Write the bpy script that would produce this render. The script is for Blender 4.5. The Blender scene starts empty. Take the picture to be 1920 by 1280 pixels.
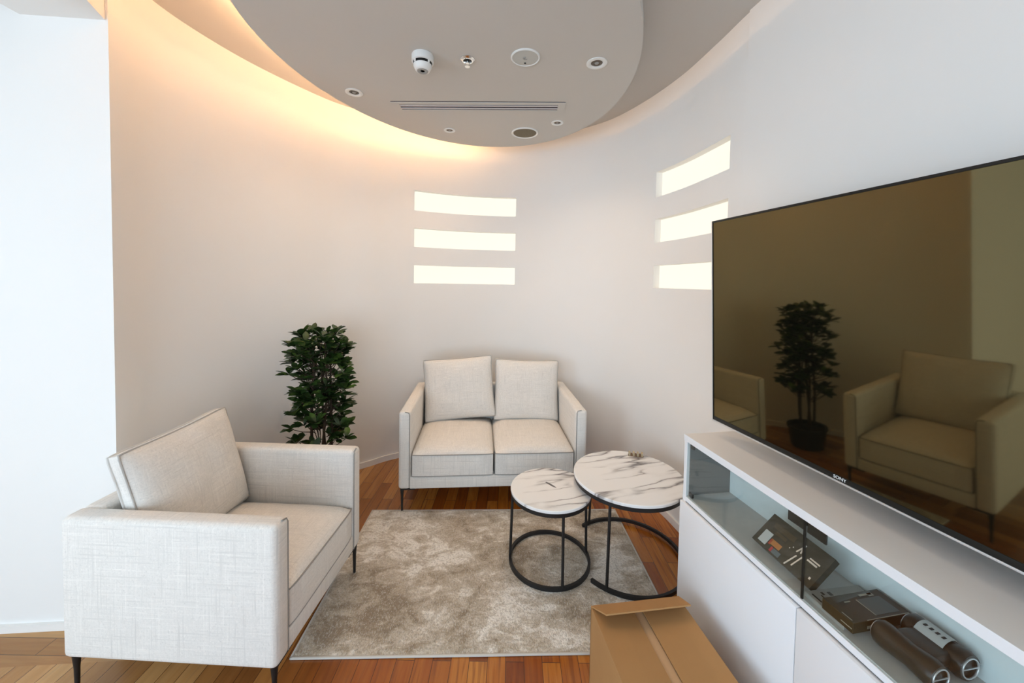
import bpy, bmesh, math, random
from mathutils import Vector, Matrix, noise
random.seed(7)
C = bpy.context.scene.collection
PI = math.pi
R = math.radians

# ------------------------------------------------------------------ helpers
def link_mesh(name, bm, m=None, parent=None, smooth=None):
    me = bpy.data.meshes.new(name)
    bmesh.ops.recalc_face_normals(bm, faces=bm.faces[:])
    bm.to_mesh(me); bm.free()
    if m: me.materials.append(m)
    if smooth is not None:
        for p in me.polygons: p.use_smooth = True
        me.set_sharp_from_angle(angle=R(smooth))
    o = bpy.data.objects.new(name, me); C.objects.link(o)
    if parent: o.parent = parent
    return o

def thing(name, label, cat, loc=(0, 0, 0), rotz=0, group=None):
    o = bpy.data.objects.new(name, None); C.objects.link(o)
    o.empty_display_size = .1
    o.location = loc; o.rotation_euler = (0, 0, rotz)
    return tag(o, label, cat, group)

def tag(o, label, cat, group=None):
    o['label'] = label; o['category'] = cat
    if group: o['group'] = group
    return o

def struct(name, bm, m, smooth=None):
    o = link_mesh(name, bm, m, None, smooth); o['kind'] = 'structure'
    return o

def BM(): return bmesh.new()

def box(bm, x0, x1, y0, y1, z0, z1, bevel=0, seg=2, M=None):
    t = bmesh.new()
    bmesh.ops.create_cube(t, size=1)
    for v in t.verts:
        v.co = Vector(((x0 + x1) / 2 + v.co.x * (x1 - x0), (y0 + y1) / 2 + v.co.y * (y1 - y0), (z0 + z1) / 2 + v.co.z * (z1 - z0)))
    if bevel:
        bmesh.ops.bevel(t, geom=t.edges[:], offset=bevel, segments=seg, profile=.5, affect='EDGES')
    join(bm, t, M)
    return bm

def join(bm, t, M=None):
    mp = [bm.verts.new(M @ v.co if M else v.co.copy()) for v in t.verts]
    t.verts.index_update()
    for f in t.faces: bm.faces.new([mp[v.index] for v in f.verts])
    t.free()

def tube(bm, pts, r, closed=False, n=8, radii=None):
    pts = [Vector(p) for p in pts]; N = len(pts); rings = []
    prev = None
    for i, p in enumerate(pts):
        a = pts[(i - 1) % N] if (closed or i > 0) else p
        b = pts[(i + 1) % N] if (closed or i < N - 1) else p
        t = (b - a).normalized()
        if prev is None:
            nrm = t.orthogonal().normalized()
        else:
            nrm = (prev - t * prev.dot(t))
            nrm = nrm.normalized() if nrm.length > 1e-6 else t.orthogonal().normalized()
        prev = nrm; bn = t.cross(nrm)
        rr = radii[i] if radii else r
        rings.append([bm.verts.new(p + (nrm * math.cos(2 * PI * k / n) + bn * math.sin(2 * PI * k / n)) * rr) for k in range(n)])
    for i in range(N if closed else N - 1):
        A, B = rings[i], rings[(i + 1) % N]
        off = 0
        if closed and i == N - 1:
            off = min(range(n), key=lambda q: sum((A[k].co - B[(k + q) % n].co).length for k in range(0, n, 2)))
        for k in range(n):
            bm.faces.new((A[k], A[(k + 1) % n], B[(k + 1 + off) % n], B[(k + off) % n]))
    if not closed:
        bm.faces.new(rings[0]); bm.faces.new(rings[-1])
    return bm

def lathe(bm, prof, n=48, M=None):
    t = bmesh.new(); rings = []
    for r, z in prof:
        if r < 1e-6: rings.append([t.verts.new((0, 0, z))])
        else: rings.append([t.verts.new((r * math.cos(2 * PI * k / n), r * math.sin(2 * PI * k / n), z)) for k in range(n)])
    for A, B in zip(rings, rings[1:]):
        for k in range(n):
            q = (k + 1) % n
            if len(A) == 1 and len(B) == 1: continue
            if len(A) == 1: t.faces.new((A[0], B[q], B[k]))
            elif len(B) == 1: t.faces.new((A[k], A[q], B[0]))
            else: t.faces.new((A[k], A[q], B[q], B[k]))
    join(bm, t, M); return bm

def prism(bm, outline, z0, z1):
    lo = [bm.verts.new((x, y, z0)) for x, y in outline]; hi = [bm.verts.new((x, y, z1)) for x, y in outline]
    n = len(lo)
    for i in range(n): bm.faces.new((lo[i], lo[(i + 1) % n], hi[(i + 1) % n], hi[i]))
    bm.faces.new(lo[::-1]); bm.faces.new(hi)
    return bm

def text_part(name, s, size, m, parent, M, depth=.0006):
    cu = bpy.data.curves.new('lettering', 'FONT'); cu.body = s; cu.size = size; cu.extrude = depth
    cu.align_x = 'CENTER'; cu.align_y = 'CENTER'
    to = bpy.data.objects.new('lettering', cu); C.objects.link(to)
    dg = bpy.context.evaluated_depsgraph_get()
    me = bpy.data.meshes.new_from_object(to.evaluated_get(dg))
    bpy.data.objects.remove(to); bpy.data.curves.remove(cu)
    me.name = name; me.transform(M); me.materials.clear(); me.materials.append(m)
    o = bpy.data.objects.new(name, me); C.objects.link(o); o.parent = parent
    return o

# ------------------------------------------------------------------ materials
class NT:
    def __init__(s, m):
        s.t = m.node_tree; s.n = s.t.nodes; s.l = s.t.links; s.b = s.n.get('Principled BSDF')
    def node(s, typ, ins=None, **kw):
        nd = s.n.new(typ)
        for k, v in kw.items(): setattr(nd, k, v)
        for k, v in (ins or {}).items():
            if hasattr(v, 'is_linked') or isinstance(v, bpy.types.NodeSocket): s.l.new(v, nd.inputs[k])
            else: nd.inputs[k].default_value = v
        return nd
    def coord(s, kind='Object', scale=(1, 1, 1), rot=(0, 0, 0)):
        tc = s.node('ShaderNodeTexCoord')
        return s.node('ShaderNodeMapping', {'Vector': tc.outputs[kind], 'Scale': scale, 'Rotation': rot}).outputs[0]
    def noise(s, vec, scale, detail=3, rough=.5, dist=0):
        return s.node('ShaderNodeTexNoise', {'Vector': vec, 'Scale': scale, 'Detail': detail, 'Roughness': rough, 'Distortion': dist}).outputs[0]
    def math(s, op, a, b=0.0, c=0.0):
        return s.node('ShaderNodeMath', {0: a, 1: b, 2: c}, operation=op).outputs[0]
    def ramp(s, fac, stops):
        nd = s.node('ShaderNodeValToRGB', {'Fac': fac})
        el = nd.color_ramp.elements
        while len(el) < len(stops): el.new(.5)
        for e, (p, c) in zip(el, stops): e.position = p; e.color = (*c, 1) if len(c) == 3 else c
        return nd.outputs[0]
    def mix(s, fac, a, b, mode='MIX'):
        nd = s.node('ShaderNodeMix', data_type='RGBA', blend_type=mode)
        for i, v in ((0, fac), (6, a), (7, b)):
            if isinstance(v, bpy.types.NodeSocket): s.l.new(v, nd.inputs[i])
            elif i == 0: nd.inputs[i].default_value = v
            else: nd.inputs[i].default_value = (*v, 1)
        return nd.outputs[2]
    def bump(s, h, strength=.2, dist=.002):
        nd = s.node('ShaderNodeBump', {'Height': h, 'Strength': strength, 'Distance': dist})
        s.l.new(nd.outputs[0], s.b.inputs['Normal'])
    def base(s, c): s.l.new(c, s.b.inputs['Base Color'])

def mat(name, col=(.8, .8, .8), rough=.5, metal=0, spec=.5, **kw):
    m = bpy.data.materials.new(name); m.use_nodes = True
    b = m.node_tree.nodes['Principled BSDF']
    b.inputs['Base Color'].default_value = (*col, 1); b.inputs['Roughness'].default_value = rough
    b.inputs['Metallic'].default_value = metal; b.inputs['Specular IOR Level'].default_value = spec
    for k, v in kw.items(): b.inputs[k.replace('_', ' ')].default_value = v
    return m

def emit(name, col, strength):
    m = mat(name, (0.12, .11, .1), .5)
    b = m.node_tree.nodes['Principled BSDF']
    b.inputs['Emission Color'].default_value = (*col, 1); b.inputs['Emission Strength'].default_value = strength
    return m

def plaster(name, col):
    m = mat(name, col, .85, spec=.2); t = NT(m)
    v = t.coord()
    n = t.noise(v, 2.2, 3)
    t.base(t.mix(t.ramp(n, [(.3, (0, 0, 0)), (.7, (1, 1, 1))]), tuple(c * .985 for c in col), col))
    t.bump(t.noise(v, 160, 2), .04, .001)
    return m

M_wall = plaster('wall paint', (.86, .832, .795))
M_wall_white = M_wall
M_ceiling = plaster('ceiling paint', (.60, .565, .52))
M_trim = mat('skirting paint', (.86, .83, .79), .5)

def fabric(name, col):
    m = mat(name, col, .92, spec=.15, Sheen_Weight=.1); t = NT(m)
    hs = []
    for sc in ((5, 170, 170), (170, 5, 170), (170, 170, 5)):
        hs.append(t.noise(t.coord(scale=sc), 1, 2, .6))
    s1 = t.math('MAXIMUM', hs[0], t.math('MAXIMUM', hs[1], hs[2]))
    s2 = t.math('MINIMUM', hs[0], t.math('MINIMUM', hs[1], hs[2]))
    dk = tuple(c * .86 for c in col); lt = tuple(min(1, c * 1.13) for c in col)
    c1 = t.mix(t.ramp(s1, [(.56, (0, 0, 0)), (.74, (1, 1, 1))]), col, lt)
    c2 = t.mix(t.ramp(s2, [(.26, (1, 1, 1)), (.42, (0, 0, 0))]), c1, dk)
    big = t.noise(t.coord(scale=(1, 1, 1)), 40, 2)
    t.base(t.mix(t.math('MULTIPLY', big, .18), c2, dk))
    fine = t.noise(t.coord(scale=(1, 1, 1)), 420, 2)
    t.bump(t.math('ADD', s1, t.math('MULTIPLY', fine, .6)), .35, .0018)
    return m
M_fabric = fabric('linen weave upholstery', (.77, .725, .67))
M_piping = mat('dark seam piping', (.33, .31, .285), .9, spec=.1)
M_piping_mid = mat('grey seam piping', (.46, .43, .395), .9, spec=.1)
M_piping_light = mat('pale seam piping', (.66, .63, .59), .9, spec=.1)
M_black = mat('black powder coated metal', (.012, .011, .011), .42, spec=.4)
M_black_plastic = mat('black plastic', (.014, .013, .011), .35, spec=.25)
M_silver = mat('satin silver', (.80, .80, .81), .32, .75)
M_chrome = mat('chrome', (.8, .8, .8), .12, 1)
M_white_lac = mat('white lacquer', (.84, .845, .86), .32)
M_white_plastic = mat('white plastic', (.8, .79, .76), .4)
M_grey_plastic = mat('grey plastic', (.32, .31, .29), .5)

def marble():
    m = mat('white marble', (.85, .84, .82), .18); t = NT(m)
    b = t.coord(rot=(0, 0, R(-13)))
    w = t.node('ShaderNodeTexNoise', {'Vector': b, 'Scale': 5.0, 'Detail': 4, 'Roughness': .6})
    wv = t.node('ShaderNodeVectorMath', {0: w.outputs[1], 1: (.10, .045, .0)}, operation='MULTIPLY').outputs[0]
    v = t.node('ShaderNodeVectorMath', {0: b, 1: wv}, operation='ADD').outputs[0]
    mp = t.node('ShaderNodeMapping', {'Vector': v, 'Scale': (2.0, 13, 1), 'Location': (.3, 1.7, 0)}).outputs[0]
    n1 = t.noise(mp, 1.0, 2, .45)
    d1 = t.math('ABSOLUTE', t.math('SUBTRACT', n1, .5))
    vein = t.ramp(d1, [(.0, (1, 1, 1)), (.022, (.35, .35, .35)), (.05, (0, 0, 0))])
    mask = t.ramp(t.noise(t.coord(scale=(3, 5, 1)), 1.1, 2), [(.41, (0, 0, 0)), (.56, (1, 1, 1))])
    fac = t.math('MULTIPLY', vein, mask)
    soft = t.ramp(d1, [(.0, (1, 1, 1)), (.11, (0, 0, 0))])
    c = t.mix(t.math('MULTIPLY', t.math('MULTIPLY', soft, mask), .35), (.86, .845, .825), (.52, .48, .45))
    t.base(t.mix(t.math('MULTIPLY', fac, .9), c, (.12, .10, .10)))
    return m
M_marble = marble()
M_marble_mark = mat('dark inclusion in marble', (.13, .12, .115), .25)

def wood_floor():
    m = mat('amber parquet', (.5, .2, .05), .22); t = NT(m)
    tc = t.node('ShaderNodeTexCoord')
    sep = t.node('ShaderNodeSeparateXYZ', {0: tc.outputs['Object']})
    X, Y = sep.outputs[0], sep.outputs[1]
    border = t.math('GREATER_THAN', t.math('ADD', Y, t.math('MULTIPLY', X, -.08)), 1.545)
    leftz = t.math('LESS_THAN', X, -1.0)
    border = t.math('MULTIPLY', border, t.math('MULTIPLY', leftz, t.math('LESS_THAN', Y, 1.6)))
    va = t.node('ShaderNodeCombineXYZ', {0: Y, 1: X, 2: 0.0}).outputs[0]
    vb = t.node('ShaderNodeCombineXYZ', {0: X, 1: Y, 2: 3.7}).outputs[0]
    v = t.node('ShaderNodeMix', {0: border, 4: va, 5: vb}, data_type='VECTOR').outputs[1]
    br = t.node('ShaderNodeTexBrick', {'Vector': v, 'Color1': (0, 0, 0, 1), 'Color2': (1, 1, 1, 1), 'Mortar': (.5, .5, .5, 1), 'Scale': 1.0, 'Mortar Size': .0012,
                                        'Mortar Smooth': .3, 'Bias': 0.0, 'Brick Width': .55, 'Row Height': .072}, offset=.37, squash=1.0)
    rnd = t.node('ShaderNodeSeparateColor', {0: br.outputs[0]}).outputs[0]
    # long grain, shifted per board
    sh = t.node('ShaderNodeCombineXYZ', {0: t.math('MULTIPLY', rnd, 7.0), 1: t.math('MULTIPLY', rnd, 3.0), 2: rnd}).outputs[0]
    gv = t.node('ShaderNodeVectorMath', {0: v, 1: sh}, operation='ADD').outputs[0]
    g1 = t.noise(t.node('ShaderNodeMapping', {'Vector': gv, 'Scale': (2.4, 26, 1)}).outputs[0], 1.0, 4, .6, 1.2)
    g2 = t.noise(t.node('ShaderNodeMapping', {'Vector': gv, 'Scale': (4, 70, 1)}).outputs[0], 1.0, 2, .5, .3)
    mixv = t.math('ADD', t.math('MULTIPLY', rnd, .55), t.math('MULTIPLY', g1, .45))
    col = t.ramp(mixv, [(.1, (.13, .022, .002)), (.4, (.30, .072, .006)), (.62, (.43, .135, .014)), (.9, (.58, .24, .04))])
    col = t.mix(t.ramp(g2, [(.30, (.7, .7, .7)), (.46, (0, 0, 0))]), col, (.20, .05, .008))
    # cool daylight on the left painted in as paler, yellower boards
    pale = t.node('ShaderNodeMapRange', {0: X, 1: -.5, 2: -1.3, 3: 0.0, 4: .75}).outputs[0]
    daylit_col = t.ramp(mixv, [(.1, (.27, .12, .03)), (.5, (.43, .235, .08)), (.9, (.60, .38, .165))])
    col = t.mix(pale, col, daylit_col)
    t.base(t.mix(br.outputs[1], col, (.045, .015, .006)))
    t.l.new(t.ramp(g2, [(.2, (.27, .27, .27)), (.8, (.17, .17, .17))]), t.b.inputs['Roughness'])
    t.bump(t.math('SUBTRACT', t.math('MULTIPLY', g2, .25), br.outputs[1]), .25, .0012)
    return m
M_floor = wood_floor()

def rug_mat():
    m = mat('distressed beige rug pile', (.5, .46, .4), .95, spec=.1, Sheen_Weight=.3); t = NT(m)
    b = t.coord()
    n1 = t.noise(b, 2.6, 6, .62, .6)
    n2 = t.noise(t.coord(scale=(1, 1.6, 1)), 9, 6, .7, .8)
    n3 = t.noise(b, 95, 3, .7)
    n4 = t.noise(t.coord(scale=(1, .45, 1)), 230, 2, .6)
    a = t.math('ADD', t.math('MULTIPLY', n1, .55), t.math('MULTIPLY', n2, .45))
    c = t.ramp(a, [(.41, (.30, .225, .145)), (.465, (.47, .385, .28)), (.52, (.62, .54, .435)), (.57, (.90, .85, .77))])
    sp = t.ramp(n3, [(.38, (1, 1, 1)), (.52, (0, 0, 0))])
    c = t.mix(t.math('MULTIPLY', sp, .45), c, (.24, .20, .155))
    c = t.mix(t.math('MULTIPLY', t.ramp(n4, [(.52, (0, 0, 0)), (.7, (1, 1, 1))]), .5), c, (.84, .81, .76))
    t.base(c)
    t.bump(t.math('ADD', n3, n4), .8, .006)
    return m
M_rug = rug_mat()
M_rug_edge = mat('rug binding', (.58, .54, .48), .9)

def cardboard():
    m = mat('brown corrugated cardboard', (.46, .25, .10), .75, spec=.2); t = NT(m)
    n = t.noise(t.coord(scale=(1, 1, 1)), 5, 4)
    s = t.noise(t.coord(scale=(40, 3, 40)), 1, 2)
    c = t.mix(n, (.40, .205, .075), (.50, .28, .115))
    t.base(t.mix(t.math('MULTIPLY', s, .3), c, (.36, .20, .09)))
    return m
M_card = cardboard()
M_card_in = mat('pale cardboard inside', (.60, .38, .21), .8, spec=.2)

def leaf_mat():
    m = mat('dark glossy leaf', (.02, .06, .01), .42); t = NT(m)
    n = t.noise(t.coord(), 16, 2)
    t.base(t.ramp(n, [(.3, (.012, .028, .006)), (.55, (.028, .065, .012)), (.75, (.11, .19, .03))]))
    return m
M_leaf = leaf_mat()
M_stem = mat('brown plant stem', (.05, .028, .014), .8)
M_pot = mat('black planter', (.014, .013, .012), .45)
M_soil = mat('dark soil', (.03, .02, .014), .95)

# screen: dark anti-glare glass with a faint warm mirror image
def screen_mat():
    m = bpy.data.materials.new('dark television glass'); m.use_nodes = True
    t = NT(m); t.n.remove(t.b)
    d = t.node('ShaderNodeBsdfDiffuse', {'Color': (.004, .0037, .0025, 1)})
    g = t.node('ShaderNodeBsdfGlossy', {'Color': (.155, .125, .062, 1), 'Roughness': .035})
    a = t.node('ShaderNodeAddShader', {0: d.outputs[0], 1: g.outputs[0]})
    t.l.new(a.outputs[0], t.n['Material Output'].inputs[0])
    return m
M_screen = screen_mat()

def glass_mat(name, tint, gl=None):
    m = bpy.data.materials.new(name); m.use_nodes = True
    t = NT(m); t.n.remove(t.b)
    tr = t.node('ShaderNodeBsdfTransparent', {'Color': (*tint, 1)})
    g = t.node('ShaderNodeBsdfGlossy', {'Color': (1, 1, 1, 1), 'Roughness': .015})
    if gl is None: gl = t.math('ADD', t.math('MULTIPLY', t.math('POWER', t.node('ShaderNodeLayerWeight', {'Blend': .5}).outputs[1], 4.0), .6), .03)
    a = t.node('ShaderNodeMixShader', {0: gl, 1: tr.outputs[0], 2: g.outputs[0]})
    t.l.new(a.outputs[0], t.n['Material Output'].inputs[0])
    return m
M_glass = glass_mat('smoked cabinet glass', (.93, .95, .94))
M_pane = glass_mat('window glass', (.98, .98, .98), .04)

M_slot = emit('glowing cream diffuser', (1.0, .94, .78), .56)
M_led = emit('warm light strip', (1.0, .58, .28), 50)

# ------------------------------------------------------------------ camera (wide lens, eye height 1.5 m)
cam = bpy.data.cameras.new('camera'); co = bpy.data.objects.new('camera', cam); C.objects.link(co)
cam.sensor_width = 36; cam.lens = 36 * 710 / 1920; cam.clip_start = .02
cam.shift_y = -(640 - 553.8) / 1920
p, r_ = R(2), R(1)
fw = Vector((0, math.cos(p), -math.sin(p))); r0 = Vector((1, 0, 0)); u0 = r0.cross(fw)
rt = math.cos(r_) * r0 + math.sin(r_) * u0; up = -math.sin(r_) * r0 + math.cos(r_) * u0
co.matrix_world = Matrix(((rt.x, up.x, -fw.x, 0), (rt.y, up.y, -fw.y, 0), (rt.z, up.z, -fw.z, 1.5), (0, 0, 0, 1)))
bpy.context.scene.camera = co

# ------------------------------------------------------------------ room shell
U = Vector((.1712, -.9852, 0)); N = Vector((.9852, .1712, 0))   # along the television wall, into that wall
W0 = Vector((.83, 1.765, 0)); K = .9; P0 = W0 * K; CA = math.atan2(U.y, U.x)
def cab(s, n, z=0): return P0 + U * (s * K) + N * (n * K) + Vector((0, 0, 1.5 - K * (1.5 - z) if z else 0))   # on the sideboard
def wal(s, n): return W0 + U * s + N * n                                                      # along the wall

ctl = [(-1.66, 1.575), (-1.712, 1.84), (-1.665, 2.135), (-1.555, 2.433), (-1.345, 2.80), (-1.135, 3.0), (-.945, 3.155), (-.5, 3.365), (0, 3.44), (.4, 3.33), (.72, 3.075),
       (.905, 2.75), (1.02, 2.4), (1.07, 2.08), tuple(wal(-.02, .275)[:2])]
end = wal(.25, .275)
def catmull(pts, step=.02):
    P = [Vector((*q, 0)) for q in pts]
    P = [P[0] * 2 - P[1]] + P + [Vector((end.x, end.y, 0))]
    out = []
    for i in range(1, len(P) - 2):
        a, b, c, d = P[i - 1:i + 3]; n = max(2, int((c - b).length / step))
        for k in range(n):
            t = k / n
            out.append(.5 * ((2 * b) + (c - a) * t + (2 * a - 5 * b + 4 * c - d) * t * t + (3 * b - a - 3 * c + d) * t ** 3))
    out.append(P[-2]); return out
path = catmull(ctl)
def offs(pl, d):   # shift the plan line outward (to its left side, away from the room)
    o = []
    for i, q in enumerate(pl):
        t = (pl[min(i + 1, len(pl) - 1)] - pl[max(i - 1, 0)]).normalized()
        o.append(q + Vector((-t.y, t.x, 0)) * d)
    return o
def idx_x(x, lo, hi): return min((i for i in range(len(path)) if lo <= path[i].y <= hi), key=lambda i: abs(path[i].x - x))
def idx_ray(px): return min((i for i in range(len(path)) if path[i].x > .5), key=lambda i: abs(path[i].x / path[i].y - (px - 960) / 710))
nicheA = (idx_x(-.835, 3, 4), idx_x(.018, 3, 4))
nicheB = (idx_ray(1224), idx_ray(1361))
ZN = [(1.478, 1.632), (1.785, 1.945), (2.092, 2.262)]
LEDGE, TOP = 2.572, 2.80
def sheet(bm, A, B, z0, z1):
    """solid strip of wall between two plan lines"""
    n = len(A)
    v = [[bm.verts.new((q.x, q.y, z)) for q in L] for L in (A, B) for z in (z0, z1)]
    for i in range(n - 1):
        for a, b in ((0, 1), (2, 3), (0, 2), (1, 3)):
            bm.faces.new((v[a][i], v[a][i + 1], v[b][i + 1], v[b][i]))
    for i in (0, n - 1): bm.faces.new((v[0][i], v[1][i], v[3][i], v[2][i]))
outer = offs(path, .12)
for q in outer: q.y = max(q.y, 1.60) if q.x < -1.5 else q.y
setb = offs(path, .009)
bm = BM()
lv = [0] + [z for q in ZN for z in q] + [LEDGE]
for k in range(len(lv) - 1):
    if k % 2 == 0: sheet(bm, path, outer, lv[k], lv[k + 1])
    else:
        cuts = [0, nicheA[0], nicheA[1], nicheB[0], nicheB[1], len(path) - 1]
        for a, b in ((0, 1), (2, 3), (4, 5)):
            if cuts[b] > cuts[a]: sheet(bm, path[cuts[a]:cuts[b] + 1], outer[cuts[a]:cuts[b] + 1], lv[k], lv[k + 1])
sheet(bm, setb, outer, LEDGE, TOP)
struct('wall_back', bm, M_wall, 25)
for key, (a, b), where in (('a', nicheA, 'above the sofa'), ('b', nicheB, 'beside the television')):
    A = offs(path, .05)[a:b + 1]; B = offs(path, .065)[a:b + 1]
    for (z0, z1), lvl in zip(ZN, ('lowest', 'middle', 'topmost')):
        bm = BM(); sheet(bm, A, B, z0 - .002 + .002, z1)
        tag(link_mesh('wall_light', bm, M_slot, None, 25), f'{lvl} of three glowing cream slot lights in the curved wall {where}', 'wall light', f'slot lights {where}')
# straight television wall
e0, e1 = wal(-.02, .275), wal(4.05, .275)
bm = BM(); q = [e0, e1, e1 + N * .12, e0 + N * .12]
prism(bm, [(v.x, v.y) for v in q], 0, TOP); struct('wall_right', bm, M_wall_white)
# left wall, facing the camera
bm = BM(); prism(bm, [(-1.662, 1.576), (-3.3, 1.44), (-3.3, 1.58), (-1.70, 1.70)], 0, TOP); struct('wall_left', bm, M_wall_white)
# the side wall and the wall behind the camera, each with a big window
SY0, SY1, WZ0, WZ1 = -2.05, .25, .12, 2.35
bm = BM()
for y0, y1, z0, z1 in ((-2.3, SY0, 0, TOP), (SY1, 1.6, 0, TOP), (SY0, SY1, 0, WZ0), (SY0, SY1, WZ1, TOP)): box(bm, -3.42, -3.3, y0, y1, z0, z1)
struct('wall_side', bm, M_wall_white)
bm = BM()
for y in (SY0 + .03, (SY0 + SY1) / 2, SY1 - .03): box(bm, -3.40, -3.34, y - .03, y + .03, WZ0, WZ1)
for z in (WZ0 + .03, WZ1 - .03): box(bm, -3.40, -3.34, SY0, SY1, z - .03, z + .03)
w = struct('window_1', bm, M_white_lac)
bm = BM(); box(bm, -3.373, -3.367, SY0 + .06, SY1 - .06, WZ0 + .06, WZ1 - .06); link_mesh('pane', bm, M_pane, w)
bm = BM(); WX0, WX1 = -2.2, 1.0
for x0, x1, z0, z1 in ((-3.42, WX0, 0, TOP), (WX1, 2.2, 0, TOP), (WX0, WX1, 0, WZ0), (WX0, WX1, WZ1, TOP)): box(bm, x0, x1, -2.42, -2.3, z0, z1)
struct('wall_front', bm, M_wall_white)
bm = BM()
for x in (WX0 + .03, (WX0 + WX1) / 2, WX1 - .03): box(bm, x - .03, x + .03, -2.40, -2.34, WZ0, WZ1)
for z in (WZ0 + .03, WZ1 - .03): box(bm, WX0, WX1, -2.40, -2.34, z - .03, z + .03)
w = struct('window_2', bm, M_white_lac)
bm = BM(); box(bm, WX0 + .06, WX1 - .06, -2.373, -2.367, WZ0 + .06, WZ1 - .06); link_mesh('pane', bm, M_pane, w)
bm = BM(); box(bm, -3.42, 2.4, -2.42, 3.7, -.1, 0); struct('floor', bm, M_floor)
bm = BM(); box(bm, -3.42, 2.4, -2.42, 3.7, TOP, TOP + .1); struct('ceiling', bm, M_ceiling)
# baseboards
inn = offs(path, -.012)
bm = BM(); sheet(bm, inn, path, 0, .045); struct('baseboard_back', bm, M_trim, 25)
bm = BM(); a, b = e0 - N * .012, e1 - N * .012; prism(bm, [(v.x, v.y) for v in (a, b, e1, e0)], 0, .045); struct('baseboard_right', bm, M_trim)
bm = BM(); prism(bm, [(-1.66, 1.562), (-3.3, 1.426), (-3.3, 1.44), (-1.66, 1.576)], 0, .03); struct('baseboard_left', bm, M_trim)
# low bulkhead left of the curved room
bm = BM(); prism(bm, [(-1.985, 1.60), (-1.70, 1.60), (-1.672, 1.575), (-1.625, 1.47), (-1.55, 1.28), (-1.42, 1.05), (-1.2, .78), (-.9, .55), (-.9, .2), (-1.985, .2)], 2.535, TOP); struct('trim_1', bm, M_wall_white)
# dropped oval ceiling panel
EC = Vector((-.281, 2.046)); EA = Vector((.2647, .9643)); EB = Vector((.9643, -.2647)); ra, rb = 1.156, .902
def oval(th, d=0):
    q = EC + EA * ((ra + d) * math.cos(th)) + EB * ((rb + d) * math.sin(th)); return (q.x, q.y)
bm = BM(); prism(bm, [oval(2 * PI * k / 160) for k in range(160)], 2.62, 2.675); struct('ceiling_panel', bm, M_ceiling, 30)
ths = [R(t) for t in range(-18, -170, -2)]
bm = BM(); ia = [Vector((*oval(t, -.034), 0)) for t in ths]; ib = [Vector((*oval(t, -.014), 0)) for t in ths]; sheet(bm, ia, ib, 2.677, 2.684)
tag(link_mesh('light_strip', bm, M_led), 'warm light strip hidden on top of the oval ceiling panel', 'light')

# ------------------------------------------------------------------ seating
def cushion(w, d, t, e=.45, n=22, crown_bottom=True, bow=.03, seed=0, wr=.004, power=.55):
    """soft cushion in the XY plane, thickness along z; returns bmesh plus its two seam loops"""
    bm = BM(); sides = {}
    def P(i, j, s):
        u, v = -1 + 2 * i / n, -1 + 2 * j / n
        # round the plan corners a little
        cu, cv = u, v
        k = (abs(u) ** 8) * (abs(v) ** 8)
        x = w / 2 * cu * (1 - bow * (1 - v * v) * abs(u) ** 3) * (1 - .02 * k)
        y = d / 2 * cv * (1 - bow * (1 - u * u) * abs(v) ** 3) * (1 - .02 * k)
        prof = max(0, (1 - abs(u) ** 3.2) * (1 - abs(v) ** 3.2)) ** power
        h = t / 2 * (e + (1 - e) * prof)
        if s < 0 and not crown_bottom: h = t / 2 * e
        wv = noise.noise(Vector((x * 9 + seed, y * 9, s * 3 + seed))) * wr * (1 if prof > .02 else .2)
        return Vector((x, y, s * (h + wv)))
    for s in (1, -1):
        g = [[bm.verts.new(P(i, j, s)) for j in range(n + 1)] for i in range(n + 1)]
        for i in range(n):
            for j in range(n): bm.faces.new((g[i][j], g[i + 1][j], g[i + 1][j + 1], g[i][j + 1]))
        sides[s] = [g[i][0] for i in range(n + 1)] + [g[n][j] for j in range(1, n + 1)] + [g[i][n] for i in range(n - 1, -1, -1)] + [g[0][j] for j in range(n - 1, 0, -1)]
    L = len(sides[1])
    for k in range(L): bm.faces.new((sides[1][k], sides[1][(k + 1) % L], sides[-1][(k + 1) % L], sides[-1][k]))
    loops = {s: [v.co.copy() for v in sides[s]] for s in (1, -1)}
    return bm, loops

def seam(name, loop, parent, m, r=.0045, grow=1.0):
    bm = BM(); tube(bm, [Vector((q.x * grow, q.y * grow, q.z)) for q in loop], r, True, 6); return link_mesh(name, bm, m, parent, 60)

def place(o, loc, rot=(0, 0, 0)): o.location = loc; o.rotation_euler = rot; return o

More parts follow.
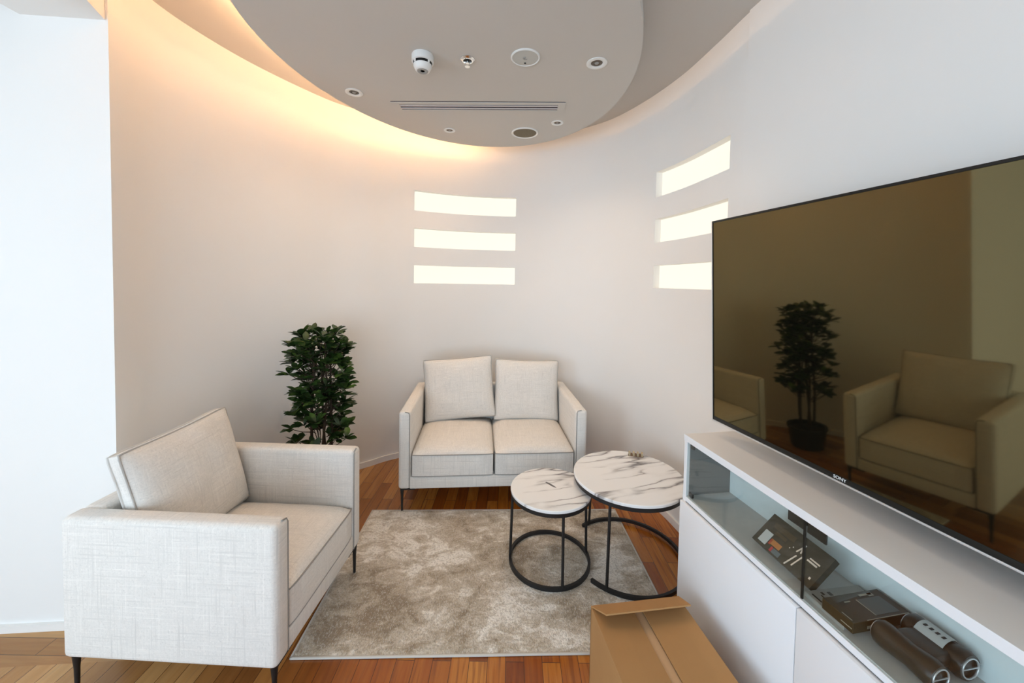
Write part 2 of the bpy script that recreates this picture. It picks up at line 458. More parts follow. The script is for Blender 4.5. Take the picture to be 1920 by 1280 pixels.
def seating(name, label, cat, loc, rotz, W, D, seats, backs):
    root = thing(name, label, cat, loc, rotz)
    th, zb, za = .078, .158, .662
    iw = W - 2 * th
    for sx in (-1, 1):
        bm = BM(); x0 = sx * W / 2; x1 = sx * (W / 2 - th)
        box(bm, min(x0, x1), max(x0, x1), 0, D, zb, za, .022, 4)
        ar = link_mesh('armrest', bm, M_fabric, root, 50)
        # piping round the front face of the arm
        bm = BM(); xa, xb = min(x0, x1) + .008, max(x0, x1) - .008
        xi = xb if sx < 0 else xa
        tube(bm, [(xi + (-.0 if sx < 0 else .0), .004, zb + .01), (xi, .004, za - .022), (xi + (-.006 if sx < 0 else .006), .006, za - .008), (xi - sx * -.03, .006, za - .002)], .003, False, 6)
        link_mesh('piping', bm, M_piping, ar, 60)
    bm = BM(); box(bm, -iw / 2 - .01, iw / 2 + .01, .004, D - .03, zb, .238, .012, 3); link_mesh('base', bm, M_fabric, root, 50)
    bm = BM(); box(bm, -iw / 2 - .01, iw / 2 + .01, D - .085, D, zb, za, .02, 4); link_mesh('backrest', bm, M_fabric, root, 50)
    sw = iw / seats
    for k in range(seats):
        cx = -iw / 2 + sw * (k + .5)
        bm, lp = cushion(sw - .006, D - .10, .24, .57, 26, False, .0, 3 * k + W, .003, .5)
        c = place(link_mesh('seat_cushion', bm, M_fabric, root, 50), (cx, (D - .10) / 2 + .002, .238 + .072))
        seam('piping', lp[1], c, M_piping, .0032)
        seam('piping', lp[-1], c, M_piping, .0025)
    for (cx, cw, ch, tilt, roll, dy, dz) in backs:
        bm, lp = cushion(cw, ch, .165, .26, 26, True, .042, cx * 5 + 2, .008, .6)
        # rotate upright: local y becomes up
        Mx = Matrix.Rotation(PI / 2 - tilt, 4, 'X') @ Matrix.Rotation(roll, 4, 'Z')
        zc = .405 + ch / 2 * math.cos(tilt) + dz
        yc = D - .165 + dy
        c = link_mesh('back_cushion', bm, M_fabric, root, 50)
        c.matrix_local = Matrix.Translation((cx, yc, zc)) @ Mx
        seam('piping', lp[1], c, M_piping_mid, .0036); seam('piping', lp[-1], c, M_piping_light, .0045)
    for sx in (-1, 1):
        for y in (.022, D - .03):
            bm = BM(); x = sx * (W / 2 - .022)
            zf = .0125 if y < .1 and (cat == 'sofa' or sx > 0) else 0.0   # these feet stand on the rug
            tube(bm, [(x, y, zf), (x, y, .11), (x, y, zb + .004)], .008, False, 10, [.0065, .0085, .013])
            box(bm, min(x, x - sx * .085), max(x, x - sx * .085), y - .012, y + .012, zb - .008, zb + .002, .002, 1)
            link_mesh('leg', bm, M_black, root, 40)
    return root

seating('loveseat', 'pale linen two-seat sofa against the curved wall below the slot lights', 'sofa', (-.097, 2.43, 0), R(4.8), 1.228, .74, 2,
        [(-.262, .545, .475, R(13), R(4.5), -.006, .02), (.275, .515, .475, R(11), R(-1.5), .004, .0)])
seating('armchair', 'pale linen armchair at left facing the television', 'armchair', (-.768, 1.572, 0), R(87.8), .655, .77, 1,
        [(-.005, .495, .465, R(14), R(2), -.008, .002)])

# ------------------------------------------------------------------ rug
rg = thing('rug', 'distressed beige area rug on the wooden floor between sofa and armchair', 'rug', (-.071, 1.951, 0), R(2.0))
bm = BM(); rw, rd = 1.585, .965; nx, ny = 110, 70
def rz(x, y): return .0105 + .0016 * noise.noise(Vector((x * 30, y * 30, 0))) + .001 * noise.noise(Vector((x * 90, y * 90, 4)))
g = [[bm.verts.new((-rw / 2 + rw * i / nx, -rd / 2 + rd * j / ny, rz(rw * i / nx, rd * j / ny) if 0 < i < nx and 0 < j < ny else .006)) for j in range(ny + 1)] for i in range(nx + 1)]
for i in range(nx):
    for j in range(ny): bm.faces.new((g[i][j], g[i + 1][j], g[i + 1][j + 1], g[i][j + 1]))
bl = [bm.verts.new((x, y, .0005)) for x, y in ((-rw / 2, -rd / 2), (rw / 2, -rd / 2), (rw / 2, rd / 2), (-rw / 2, rd / 2))]; bm.faces.new(bl)
link_mesh('pile', bm, M_rug, rg, 60)
bm = BM(); bh = []
for x0, x1, y0, y1 in ((-1, 1, -1, -1), (1, 1, -1, 1), (-1, 1, 1, 1), (-1, -1, -1, 1)):
    box(bm, x0 * rw / 2 - .005, x1 * rw / 2 + .005, y0 * rd / 2 - .005, y1 * rd / 2 + .005, .0005, .009, .003, 2)
link_mesh('edge_binding', bm, M_rug_edge, rg, 50)

# ------------------------------------------------------------------ nesting tables
def ring(bm, r, z0, z1, a0, a1, wd=.012, n=72):
    full = abs(a1 - a0 - 2 * PI) < 1e-4
    m = n if full else n + 1
    A = [Vector((math.cos(a0 + (a1 - a0) * k / n), math.sin(a0 + (a1 - a0) * k / n), 0)) for k in range(m)]
    v = [[bm.verts.new((q.x * rr, q.y * rr, z)) for q in A] for rr in (r, r - wd) for z in (z0, z1)]
    for i in range(m if full else m - 1):
        k = (i + 1) % m
        for a, b in ((0, 1), (2, 3), (0, 2), (1, 3)): bm.faces.new((v[a][i], v[a][k], v[b][k], v[b][i]))
    if not full:
        for i in (0, m - 1): bm.faces.new((v[0][i], v[1][i], v[3][i], v[2][i]))
def table(label, loc, r, h, leg_angles, base, group, rot=0, base_r=None):
    t = thing('coffee_table', label, 'coffee table', loc, 0, group)
    bm = BM(); lathe(bm, [(0, h - .016), (r - .003, h - .016), (r, h - .013), (r, h - .003), (r - .003, h), (0, h)], 96)
    top = link_mesh('table_top', bm, M_marble, t, 40); top.rotation_euler.z = rot
    bm = BM(); ring(bm, r - .004, h - .036, h - .016, 0, 2 * PI, .014); link_mesh('top_ring', bm, M_black, t, 40)
    br = base_r or r + .004
    bm = BM(); ring(bm, br, .0, .018, base[0], base[1], .014); link_mesh('base_ring', bm, M_black, t, 40)
    for a in leg_angles:
        bm = BM(); q0 = Vector((math.cos(a), math.sin(a), 0)) * (br - .007); q1 = Vector((math.cos(a), math.sin(a), 0)) * (r - .011)
        tube(bm, [q0 + Vector((0, 0, .014)), q1 + Vector((0, 0, h - .03))], .0075, False, 10)
        link_mesh('leg', bm, M_black, t, 40)
    return t, top
tz = .0125
t1, top1 = table('smaller round marble-topped table with a black ring base, standing on the rug', (.225, 1.99, tz), .214, .395,
           [R(176), R(-78), R(12)], (0, 2 * PI), 'nesting marble tables', 0)
bm = BM(); tube(bm, [(-.022, .052, .3951), (-.004, .034, .3951), (.014, .012, .3951), (.03, -.004, .3951)], .004, False, 6, [.0055, .008, .0075, .0015])
for v in bm.verts: v.co.z = .395 + max(0, v.co.z - .395) * .12
link_mesh('dark_mark', bm, M_marble_mark, t1)
t2, top2 = table('larger round marble-topped table with an open black base, beside the white cabinet', (.652, 2.035, tz), .294, .45,
           [R(120), R(-124), R(-25)], (R(-140), R(130)), 'nesting marble tables', R(4), .308)
orn = thing('table_ornament', 'small beige ridged ornament lying near the far rim of the larger table', 'ornament', (.765, 2.255, tz + .45), R(-12))
M_orn = mat('beige painted wood', (.46, .36, .22), .55); M_orn2 = mat('brown wood', (.22, .12, .06), .6)
bm = BM()
for k in range(4): box(bm, -.042 + .024 * k, -.031 + .024 * k, -.011, .011, 0.003, .026, .002, 2)
link_mesh('ridges', bm, M_orn, orn, 40)
bm = BM(); box(bm, -.044, .044, -.009, .009, 0, .009, .002, 2)
for k in range(3): box(bm, -.030 + .024 * k, -.020 + .024 * k, -.006, .006, .004, .017, .001, 1)
link_mesh('base', bm, M_orn2, orn, 40)

# ------------------------------------------------------------------ potted plant
pl = thing('potted_plant', 'tall bushy dark green potted plant behind the armchair', 'plant', (-1.19, 2.36, 0))
bm = BM(); lathe(bm, [(0, 0), (.105, 0), (.112, .01), (.132, .155), (.138, .16), (.138, .178), (.125, .178), (.121, .145), (0, .145)], 40); link_mesh('pot', bm, M_pot, pl, 40)
bm = BM(); lathe(bm, [(0, .148), (.06, .155), (.12, .148)], 30); link_mesh('soil', bm, M_soil, pl, 60)
rnd = random.Random(11)
tips = []
for k in range(5):
    a = 2 * PI * k / 5 + .4; rr = .035
    bm = BM(); x, y = rr * math.cos(a), rr * math.sin(a); pts = []
    topz = 1.12 - .05 * (k % 3)
    for q in range(10):
        f = q / 9
        pts.append((x * (1 + 1.1 * f) + .012 * math.sin(5 * f + k), y * (1 + 1.1 * f) + .012 * math.cos(4 * f + k), .145 + (topz - .145) * f))
    tube(bm, pts, .006, False, 6, [.011 - .007 * q / 9 for q in range(10)])
    link_mesh('stem', bm, M_stem, pl, 60)
bmL = BM(); bmT = BM()
def leaf(bm, base, d, L, wdt, roll):
    d = d.normalized(); side = d.cross(Vector((0, 0, 1)))
    if side.length < .05: side = Vector((1, 0, 0))
    side.normalize(); upv = side.cross(d).normalized()
    side = (Matrix.Rotation(roll, 3, d) @ side); upv = (Matrix.Rotation(roll, 3, d) @ upv)
    prof = [(0, .10), (.2, .55), (.45, .95), (.68, 1.0), (.86, .62), (1, .04)]
    rows = []
    for f, wf in prof:
        c = base + d * (L * f) - upv * (L * .12 * f * f)
        rows.append([bm.verts.new(c + side * (wdt * wf * s) + upv * (abs(s) * wdt * .28 * wf)) for s in (-1, 0, 1)])
    for A, B in zip(rows, rows[1:]):
        for i in (0, 1): bm.faces.new((A[i], A[i + 1], B[i + 1], B[i]))
n_cl = 0
while n_cl < 172:
    z = rnd.uniform(.47, 1.17); a = rnd.uniform(0, 2 * PI)
    tier = .5 + .5 * math.sin(z * 26)
    if rnd.random() > .62 + .38 * tier: continue
    lim = .205 if z < 1.08 else .205 - (z - 1.08) * .8
    rr = lim * math.sqrt(rnd.uniform(.06, 1)) * .86
    cpt = Vector((rr * math.cos(a), rr * math.sin(a), z))
    root = Vector((.045 * math.cos(a), .045 * math.sin(a), z - .05 - rnd.random() * .05))
    tube(bmT, [root, (root + cpt) / 2 + Vector((0, 0, -.008)), cpt], .002, False, 5, [.0032, .0024, .0018])
    outw = Vector((math.cos(a), math.sin(a), .45))
    nl = rnd.randint(6, 8)
    for q in range(nl):
        b = 2 * PI * q / nl + rnd.uniform(-.3, .3)
        d = outw * .55 + Vector((math.cos(b), math.sin(b), rnd.uniform(-.3, .9)))
        leaf(bmL, cpt + d.normalized() * .004, d, rnd.uniform(.052, .08), rnd.uniform(.0145, .021), rnd.uniform(-.5, .5))
    n_cl += 1
link_mesh('branches', bmT, M_stem, pl, 60)
link_mesh('foliage', bmL, M_leaf, pl, 80)

# ------------------------------------------------------------------ television
TVL, TVZ0, TVZ1 = 1.494, .931, 1.767
tilt = R(2.6); TA = CA + R(2.0)
tv = thing('television', 'large wall-mounted black television above the white cabinet', 'television', (.8595, 1.5885, TVZ0), TA)
h = TVZ1 - TVZ0
TM = Matrix.Rotation(tilt, 4, 'X')          # leans its top edge out into the room
def tvbox(bm, x0, x1, y0, y1, z0, z1, bv=0): return box(bm, x0, x1, y0, y1, z0, z1, bv, 2, TM)
bm = BM(); tvbox(bm, .004, TVL - .004, .006, .034, .004, h - .004, .003); tvbox(bm, .22, TVL - .22, .03, .062, .08, h - .3, .008); link_mesh('rear_housing', bm, M_black_plastic, tv, 40)
bm = BM()
tvbox(bm, 0, .0045, -.002, .012, 0, h, .001); tvbox(bm, TVL - .0045, TVL, -.002, .012, 0, h, .001); tvbox(bm, 0, TVL, -.002, .012, 0, .006, .001)
link_mesh('silver_edge', bm, M_silver, tv, 40)
bm = BM(); tvbox(bm, .0045, TVL - .0045, -.0015, .012, h - .008, h, .001); tvbox(bm, .0045, TVL - .0045, -.001, .010, .006, .022, .001)
tvbox(bm, .0045, .009, -.001, .01, .006, h - .008); tvbox(bm, TVL - .009, TVL - .0045, -.001, .01, .006, h - .008)
link_mesh('bezel', bm, M_black_plastic, tv, 40)
bm = BM(); tvbox(bm, .009, TVL - .009, .0005, .008, .022, h - .008); link_mesh('screen', bm, M_screen, tv)
bm = BM(); box(bm, .5, 1.0, .064, .222, .25, .58, .004); link_mesh('wall_bracket', bm, M_black, tv, 40)
M_logo = mat('white lettering', (.85, .85, .85), .4)
LOGO_S = .515
text_part('brand_lettering', 'SONY', .0135, M_logo, tv, TM @ Matrix.Translation((LOGO_S, -.0013, .0145)) @ Matrix.Rotation(PI / 2, 4, 'X'))

# ------------------------------------------------------------------ cabinet under the television
cb = thing('sideboard', 'long white lacquered sideboard with a smoked glass compartment, under the television', 'cabinet', P0, CA)
CL, CD, CH = 1.80 * K, .372, 1.5 - K * .7
SH = 1.5 - K * .985
bm = BM(); box(bm, 0, CL, -.004, CD, CH - .026, CH, .0015, 2)
topo = link_mesh('top_panel', bm, mat('white top panel', (.80, .765, .73), .38), cb, 40)
bm = BM(); box(bm, .0, CL, -.0055, -.0035, CH - .026, CH, .0005, 1); link_mesh('front_rail', bm, M_white_lac, topo)
M_int = mat('grey interior lining', (.82, .89, .90), .5)
M_shelf = mat('grey shelf lining', (.60, .58, .55), .55)
bm = BM()
for s in (0, 1):
    bm = BM(); box(bm, s * (CL - .018), s * (CL - .018) + .018, -.002, CD, 0.05, CH - .026, .001, 1); link_mesh('side_panel', bm, M_white_lac, cb)
bm = BM(); box(bm, .018, CL - .018, .205, .215, .05, CH - .026); link_mesh('back_panel', bm, M_int, cb)
bm = BM(); box(bm, .0185, .022, .012, .204, SH + .001, CH - .0265); link_mesh('inner_shade', bm, mat('painted side shade', (.13, .14, .14), .5), cb)  # dark sheet that paints in the shade on the compartment's end wall
bm = BM(); box(bm, .018, CL - .018, .004, .205, SH - .016, SH); link_mesh('shelf', bm, M_shelf, cb)
bm = BM(); box(bm, .0, CL, -.003, .006, SH - .022, SH - .003, .001, 1); link_mesh('middle_rail', bm, M_white_lac, cb)
bm = BM(); box(bm, .01, CL - .01, .02, CD, 0, .05); link_mesh('plinth', bm, M_white_lac, cb)
mods = [(.0, .607 * K), (.607 * K, 1.207 * K), (1.207 * K, CL)]
for a, b in mods:
    bm = BM(); box(bm, a + .0015, b - .0015, -.016, .002, .012, SH - .026, .0015, 2)
    d = link_mesh('door', bm, M_white_lac, cb, 40)
    bm = BM(); box(bm, (a + .019 if a == 0 else a + .0015), (b - .019 if b == CL else b - .0015), -.001, .004, SH - .002, CH - .027)
    gd = link_mesh('glass_door', bm, M_glass, cb)
JS = .607 * K
bm = BM(); box(bm, JS - .058, JS - .003, .0045, .010, CH - .062, CH - .028, .001, 1); box(bm, JS + .003, JS + .058, .0045, .010, CH - .062, CH - .028, .001, 1)
la = link_mesh('latch_plate', bm, M_black_plastic, cb)
bm = BM(); lathe(bm, [(0, .0), (.009, 0), (.009, .012), (0, .012)], 20, Matrix.Translation((JS + .004, .018, CH - .036)) @ Matrix.Rotation(PI / 2, 4, 'X')); link_mesh('latch_knob', bm, M_chrome, la, 40)
bm = BM(); box(bm, JS - .0025, JS + .0025, -.0008, .0045, SH, CH - .03); link_mesh('door_seal', bm, M_black_plastic, cb)
for q in ((.03, SH + .004), (.03, CH - .05)):
    bm = BM(); box(bm, q[0], q[0] + .022, .0045, .012, q[1], q[1] + .016, .001, 1); link_mesh('hinge', bm, M_black, cb)

# things behind the glass
Z = .5155
# picture box leaning back
tb = thing('packaging_box', 'flat black tool-set carton leaning back behind the glass joint', 'box', cab(.352, .052, Z + .018), CA + R(-3)); tb.scale = (K, K, K)
LM = Matrix.Rotation(R(44), 4, 'X')
bw, bh2, bt = .245, .128, .022
def lbox(bm, x0, x1, z0, z1, y0=-.0004, y1=.001): return box(bm, x0, x1, y0, y1, z0, z1, 0, 1, Matrix.Translation((0, 0, .0)) @ Matrix.Rotation(R(-46), 4, 'X'))
M_cart = mat('black printed carton', (.030, .027, .018), .35)
bm = BM(); lbox(bm, 0, bw, 0, bh2, 0, bt); link_mesh('carton', bm, M_cart, tb)
Zs = lambda *q: q
def decal(name, m, rects, parent, f):
    bm = BM()
    for q in rects: f(bm, *q)
    return link_mesh(name, bm, m, parent)
decal('white_sticker', mat('white sticker', (.62, .62, .60), .6), [(.018, .052, .012, .062)], tb, lbox)
decal('orange_print', mat('orange print', (.55, .20, .05), .5), [(.058, .102, .028, .048)], tb, lbox)
decal('red_print', mat('red print', (.55, .035, .04), .5), [(.056, .064, .024, .046), (.074, .083, .006, .024)], tb, lbox)
decal('grey_print', mat('blue grey print', (.16, .18, .19), .5), [(.084, .115, .006, .024)], tb, lbox)
decal('brown_print', mat('brown print', (.075, .052, .026), .5), [(.03, .12, .085, .105), (.052, .098, .068, .08)], tb, lbox)
def sbar(bm, x, z, L, ang, w_=.0022):
    box(bm, -w_, w_, -.0006, .0006, 0, L, 0, 1, Matrix.Rotation(R(-46), 4, 'X') @ Matrix.Translation((x, -.0005, z)) @ Matrix.Rotation(ang, 4, 'Y'))
for x, z, L, a in ((.142, .006, .052, .25), (.162, .018, .05, .2), (.146, .066, .04, .3), (.16, .07, .035, -.2)):
    bm = BM(); sbar(bm, x, z, L, a); link_mesh('silver_bar', bm, M_silver, tb)
bm = BM()
for x0, x1, z0, z1 in ((.19, .226, .076, .081), (.186, .222, .066, .072), (.224, .230, .022, .030), (.128, .131, .07, .074), (.12, .123, .06, .064)): lbox(bm, x0, x1, z0, z1)
link_mesh('silver_lettering', bm, M_silver, tb)
# grey flat carton
gb = thing('flat_carton', 'grey flat carton lying under the black device box behind the glass', 'box', cab(.598, .02, Z), CA + R(-1.5)); gb.scale = (K, K, K)
bm = BM(); box(bm, 0, .125, 0, .198, 0, .014, .0015, 1); link_mesh('carton', bm, mat('grey carton', (.36, .345, .315), .6), gb)
bm = BM()
for x0, x1, y0, y1 in ((.014, .046, .012, .017), (.022, .045, .036, .04), (.012, .022, .045, .053), (.014, .028, .066, .078), (.044, .054, .072, .075)): box(bm, x0, x1, y0, y1, .0138, .0146)
link_mesh('dark_print', bm, M_black_plastic, gb)
# device box
db = thing('device_box', 'dark brown carton with a screen picture lying across the grey carton', 'box', cab(.662, .012, Z + .0148), CA + R(1)); db.scale = (K, K, K)
bm = BM(); box(bm, 0, .088, 0, .205, 0, .032, .0012, 1); link_mesh('carton', bm, mat('dark brown carton', (.040, .026, .010), .35), db)
bm = BM(); box(bm, .024, .078, .095, .180, .0316, .0326); link_mesh('screen_print', bm, mat('grey green print', (.10, .105, .095), .3), db)
bm = BM()
for x0, x1, y0, y1 in ((.024, .078, .093, .095), (.0865, .088, .05, .2), (.052, .08, .006, .008), (.010, .016, .120, .165), (.010, .02, .15, .168), (.024, .027, .05, .07)): box(bm, x0, x1, y0, y1, .0316, .0328)
box(bm, .055, .085, -.0006, .0005, .012, .0145); M_pale = mat('pale print', (.40, .36, .28), .4); link_mesh('top_print', bm, M_pale, db)
bm = BM(); box(bm, .0876, .0886, .05, .10, .008, .016); link_mesh('side_print', bm, M_pale, db)
# twin barrel binoculars
bn = thing('binoculars', 'black rounded twin-barrel binoculars with silver rings and a paper label', 'binoculars', cab(.765, .03, Z), CA); bn.scale = (K, K, K)
M_rub = mat('black brown rubber', (.035, .027, .018), .3)
def barrel(y, x0, x1, r):
    bm = BM(); n = 12; pts = []
    prof = [(0, 0), (r * .8, 0), (r * .95, .006), (r, .02), (r * .93, .05), (r * .86, .075), (r * .95, .10), (r * 1.02, (x1 - x0) - .012), (r * .9, x1 - x0), (r * .7, x1 - x0), (r * .66, x1 - x0 - .006), (0, x1 - x0 - .006)]
    lathe(bm, prof, 32, Matrix.Translation((x0, y, r * 1.02)) @ Matrix.Rotation(PI / 2, 4, 'Y')); b = link_mesh('barrel', bm, M_rub, bn, 50)
    for xe in (x0 - .0005, x1 + .0005):
        bm = BM(); tube(bm, [(xe, y + r * .72 * math.cos(2 * PI * k / 28), r * 1.02 + r * .72 * math.sin(2 * PI * k / 28)) for k in range(28)], .0022, True, 6); link_mesh('lens_ring', bm, M_silver, b, 60)
        bm = BM(); box(bm, xe - .001, xe + .001, y - r * .7, y + r * .7, r * 1.02 - .0014, r * 1.02 + .0014); link_mesh('ring_bar', bm, M_silver, b)
barrel(.05, .0, .135, .034); barrel(.155, .0, .128, .036)
bm = BM(); box(bm, .02, .11, .05, .15, .022, .058, .012, 3); link_mesh('bridge', bm, M_rub, bn, 50)
bm = BM(); pr = []
for k in range(9):
    a = R(150 - 11 * k); pr.append((.155 + .0375 * math.cos(a), .0367 + .0375 * math.sin(a)))
v = [[bm.verts.new((x, yy, zz)) for yy, zz in pr] for x in (.03, .092)]
for i in range(8): bm.faces.new((v[0][i], v[0][i + 1], v[1][i + 1], v[1][i]))
link_mesh('paper_label', bm, mat('white paper label', (.6, .6, .58), .6), bn, 60)
bm = BM()
for k in range(4): box(bm, .04 + .013 * k, .046 + .013 * k, .139, .150, .0735, .0745)
link_mesh('label_print', bm, M_black_plastic, bn)
bm = BM(); tube(bm, [(.0, .175, .066), (.04, .187, .060), (.09, .192, .052), (.13, .185, .045)], .0014, False, 6); link_mesh('strap_cord', bm, M_silver, bn, 60)

# ------------------------------------------------------------------ cardboard box in the foreground
bx = thing('cardboard_box', 'open brown cardboard box on the floor beside the white sideboard', 'box', (.313, 1.363, 0), R(8.3))
# local x along the far edge, local -y toward the camera
BW, BL, BH, ct = .352, .46, .30, .0045
SK = .06
def bpt(x, y, z): return (x - y * 0, y, z)
bm = BM()
box(bm, 0, ct, -BL, 0, 0, BH); box(bm, BW - ct, BW, -BL, 0, 0, BH); box(bm, 0, BW, -ct, 0, 0, BH); box(bm, 0, BW, -BL, -BL + ct, 0, BH); box(bm, 0, BW, -BL, 0, 0, ct)
link_mesh('carton', bm, M_card, bx)
def flap(name, pivot, axis, ang, x0, x1, y0, y1, m=M_card):
    bm = BM(); box(bm, x0, x1, y0, y1, 0, ct, 0, 1)
    if name == 'end_flap':      # die-cut taper of the free edge
        for v in bm.verts:
            if abs(v.co.y) > .05: v.co.x += .026 if v.co.x < .1 else -.004
    bm.transform(Matrix.Translation(pivot) @ Matrix.Rotation(ang, 4, axis)); return link_mesh(name, bm, m, bx)
flap('side_flap', (0, 0, BH), 'Y', R(5), 0, BW / 2 - .02, -BL, 0)
flap('side_flap', (BW, 0, BH - .004), 'Y', R(-2), -BW / 2 + .012, 0, -BL, 0)
flap('end_flap', (0, 0, BH + .002), 'X', R(-24), 0.0, BW, -.088, 0, M_card)
flap('end_flap', (0, -BL, BH - .02), 'X', R(-2), 0.01, BW - .01, 0, .12, M_card)
bm = BM(); box(bm, BW / 2 - .028, BW / 2 + .014, -BL + .01, -.006, BH - .019, BH - .015); link_mesh('inner_flap_strip', bm, M_card_in, bx)

# ------------------------------------------------------------------ ceiling fittings
CZ = 2.62
def downlight(x, y, r, label):
    t = thing('downlight', label, 'downlight', (x, y, CZ), 0, 'recessed downlights in the oval ceiling panel')
    bm = BM(); lathe(bm, [(r, 0.0), (r, -.004), (r * .8, -.006), (r * .62, -.004), (r * .55, .0)], 36); link_mesh('trim_ring', bm, M_white_plastic, t, 50)
    bm = BM(); lathe(bm, [(r * .56, -.0005), (r * .36, -.0035), (r * .3, -.001), (0, -.001)], 30); link_mesh('reflector', bm, mat('dark bronze reflector', (.10, .075, .05), .35), t, 50)
    bm = BM(); lathe(bm, [(0, -.0045), (r * .18, -.0042), (r * .22, -.001)], 20); link_mesh('bulb', bm, M_grey_plastic, t, 60)
downlight(-.967, 2.309, .05, 'recessed downlight left of the air slot in the ceiling panel')
downlight(-.485, 2.853, .042, 'small recessed downlight behind the left half of the air slot')
downlight(.296, 2.689, .042, 'small recessed downlight right of the brown round speaker grille')
downlight(.41, 1.964, .052, 'recessed downlight at right end of the row with the smoke detector')
sd = thing('smoke_detector', 'white domed smoke detector hanging from the ceiling panel', 'smoke detector', (-.465, 1.925, CZ))
bm = BM(); lathe(bm, [(0, 0), (.052, 0), (.054, -.004), (.054, -.034), (.050, -.037), (.030, -.037), (0, -.037)], 40); link_mesh('base', bm, M_white_plastic, sd, 40)
bm = BM(); lathe(bm, [(.0465, -.036), (.0455, -.049)], 40); link_mesh('smoke_vent', bm, M_black_plastic, sd, 40)
for k in range(4):
    bm = BM(); a = PI / 2 * k + .9; box(bm, -.005, .005, .036, .0485, -.049, -.036, 0, 1, Matrix.Rotation(a, 4, 'Z'))
    link_mesh('vent_post', bm, M_white_plastic, sd)
bm = BM(); lathe(bm, [(.040, -.0485), (.0455, -.0485), (.0445, -.056), (.036, -.073), (.030, -.077), (0, -.077)], 40); link_mesh('dome', bm, M_white_plastic, sd, 40)
bm = BM(); lathe(bm, [(.028, -.0755), (.026, -.079), (.014, -.079), (.010, -.077), (0, -.077)], 32); link_mesh('test_button', bm, M_grey_plastic, sd, 40)
sp = thing('sprinkler', 'small chrome fire sprinkler between the smoke detector and the white disc', 'sprinkler', (-.245, 1.95, CZ))
bm = BM(); lathe(bm, [(.036, 0), (.036, -.003), (.028, -.010), (.022, -.010), (.020, -.002)], 32); link_mesh('escutcheon', bm, M_chrome, sp, 40)
bm = BM(); lathe(bm, [(0, -.003), (.021, -.003)], 24); link_mesh('recess', bm, M_black_plastic, sp)
bm = BM(); tube(bm, [(0, 0, 0), (0, 0, -.02)], .007, False, 10); tube(bm, [(-.009, 0, -.014), (-.011, 0, -.026), (0, 0, -.036)], .002, False, 6); tube(bm, [(.009, 0, -.014), (.011, 0, -.026), (0, 0, -.036)], .002, False, 6)
link_mesh('head', bm, M_chrome, sp, 40)
bm = BM(); lathe(bm, [(0, -.036), (.013, -.036), (.013, -.038), (0, -.038)], 20); link_mesh('deflector', bm, M_chrome, sp, 40)
ds = thing('ceiling_disc', 'white round sensor cover right of the sprinkler', 'sensor', (.046, 1.924, CZ))
bm = BM(); lathe(bm, [(.073, 0), (.073, -.005), (.068, -.008), (.064, -.005)], 48); link_mesh('rim', bm, M_white_plastic, ds, 40)
bm = BM(); lathe(bm, [(.0645, -.0045), (.03, -.006), (0, -.006)], 48); link_mesh('cover', bm, mat('pale grey cover', (.52, .51, .47), .5), ds, 40)
bm = BM(); tube(bm, [(.010 * math.cos(R(40 + 30 * k)), .010 * math.sin(R(40 + 30 * k)), -.0068) for k in range(9)], .0025, False, 6); lathe(bm, [(0, -.009), (.004, -.008), (.005, -.006)], 12, Matrix.Translation((-.006, 0, 0))); link_mesh('sensor_eye', bm, M_grey_plastic, ds, 50)
bm = BM(); lathe(bm, [(0, -.009), (.005, -.008), (.006, -.005)], 12, Matrix.Translation((0, .042, 0))); link_mesh('indicator', bm, M_black_plastic, ds, 50)
sg = thing('ceiling_speaker', 'round ceiling speaker with a brown grille at the far end of the panel', 'speaker', (.075, 2.875, CZ))
bm = BM(); lathe(bm, [(.100, 0), (.100, -.006), (.094, -.009), (.086, -.004)], 48); link_mesh('rim', bm, M_white_plastic, sg, 40)
def grille_mat():
    m = mat('brown speaker mesh', (.16, .125, .075), .7); t = NT(m)
    vo = t.node('ShaderNodeTexVoronoi', {'Vector': t.coord(), 'Scale': 260})
    t.base(t.ramp(vo.outputs[0], [(.2, (.10, .075, .04)), (.6, (.20, .16, .10))])); return m
bm = BM(); lathe(bm, [(.0865, -.004), (.05, -.006), (0, -.0065)], 48); link_mesh('grille', bm, grille_mat(), sg, 40)
av = thing('air_vent', 'long narrow linear air slot across the ceiling panel', 'air vent', (-.235, 2.462, CZ), R(-1.6))
bm = BM()
VL, VW = 1.10, .118
for y0, y1 in ((-VW / 2, -VW / 2 + .030), (VW / 2 - .016, VW / 2)): box(bm, -VL / 2, VL / 2, y0, y1, -.005, .0, 0, 1)
for s in (-1, 1): box(bm, min(s * VL / 2, s * (VL / 2 - .045)), max(s * VL / 2, s * (VL / 2 - .045)), -VW / 2 + .030, VW / 2 - .016, -.005, 0, 0, 1)
link_mesh('frame', bm, M_ceiling, av)
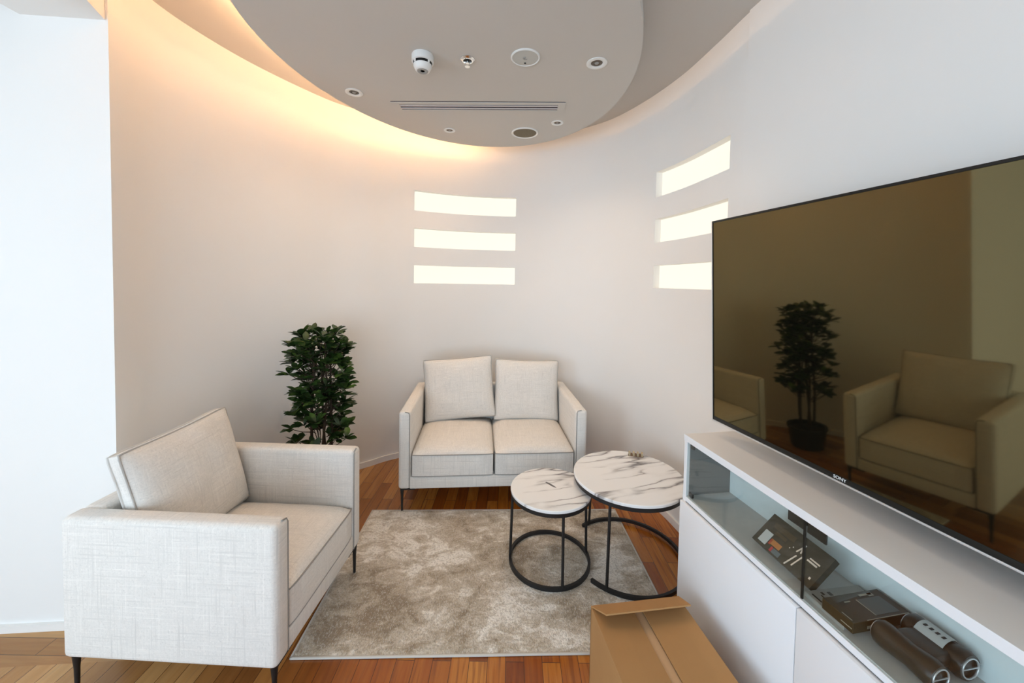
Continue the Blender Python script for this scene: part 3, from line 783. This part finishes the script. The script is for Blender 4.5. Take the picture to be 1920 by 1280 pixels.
bm = BM(); box(bm, -VL / 2 + .04, VL / 2 - .04, -VW / 2 + .02, VW / 2 - .01, -.0015, -.0005); box(bm, -VL / 2 + .002, VL / 2 - .002, -VW / 2 - .006, -VW / 2, -.0012, -.0004); link_mesh('slot', bm, mat('dark plum slot and gap shade', (.05, .032, .04), .6), av)  # second box: dark strip painting in the shade of a gap
for y in (-.012, .022):
    bm = BM(); box(bm, -VL / 2 + .045, VL / 2 - .045, y - .006, y + .006, -.006, -.001, .001, 1, ); link_mesh('blade', bm, mat('pale blade', (.62, .56, .54), .5), av)

# ------------------------------------------------------------------ light
w = bpy.data.worlds.new('daylight'); bpy.context.scene.world = w; w.use_nodes = True
w.node_tree.nodes['Background'].inputs[0].default_value = (.80, .90, 1.0, 1); w.node_tree.nodes['Background'].inputs[1].default_value = .6
def area(name, loc, rot, sx, sy, energy, col):
    l = bpy.data.lights.new(name, 'AREA'); l.shape = 'RECTANGLE'; l.size = sx; l.size_y = sy; l.energy = energy; l.color = col
    o = bpy.data.objects.new(name, l); C.objects.link(o); o.location = loc; o.rotation_euler = rot; return o
area('window_daylight', ((WX0 + WX1) / 2, -2.45, (WZ0 + WZ1) / 2), (R(90), 0, 0), WX1 - WX0, WZ1 - WZ0, 50, (.63, .82, 1.0))
area('side_window_daylight', (-3.45, (SY0 + SY1) / 2, (WZ0 + WZ1) / 2), (R(90), 0, R(-90)), SY1 - SY0, WZ1 - WZ0, 50, (.63, .82, 1.0))

def warm_fill(x, y, energy):  # warm fill light added at the downlights, whose own bulbs are off
    l = bpy.data.lights.new('added_warm_fill', 'SPOT'); l.energy = energy; l.color = (1.0, .72, .47); l.spot_size = R(125); l.spot_blend = 1.0; l.shadow_soft_size = .02
    o = bpy.data.objects.new('added_warm_fill', l); C.objects.link(o); o.location = (x, y, CZ - .008)
for x, y in ((-.967, 2.309), (-.485, 2.853), (.296, 2.689), (.41, 1.964)): warm_fill(x, y, 9)

vs = bpy.context.scene.view_settings
vs.view_transform = 'Standard'; vs.look = 'None'; vs.gamma = 1; vs.exposure = .85; vs.use_curve_mapping = False
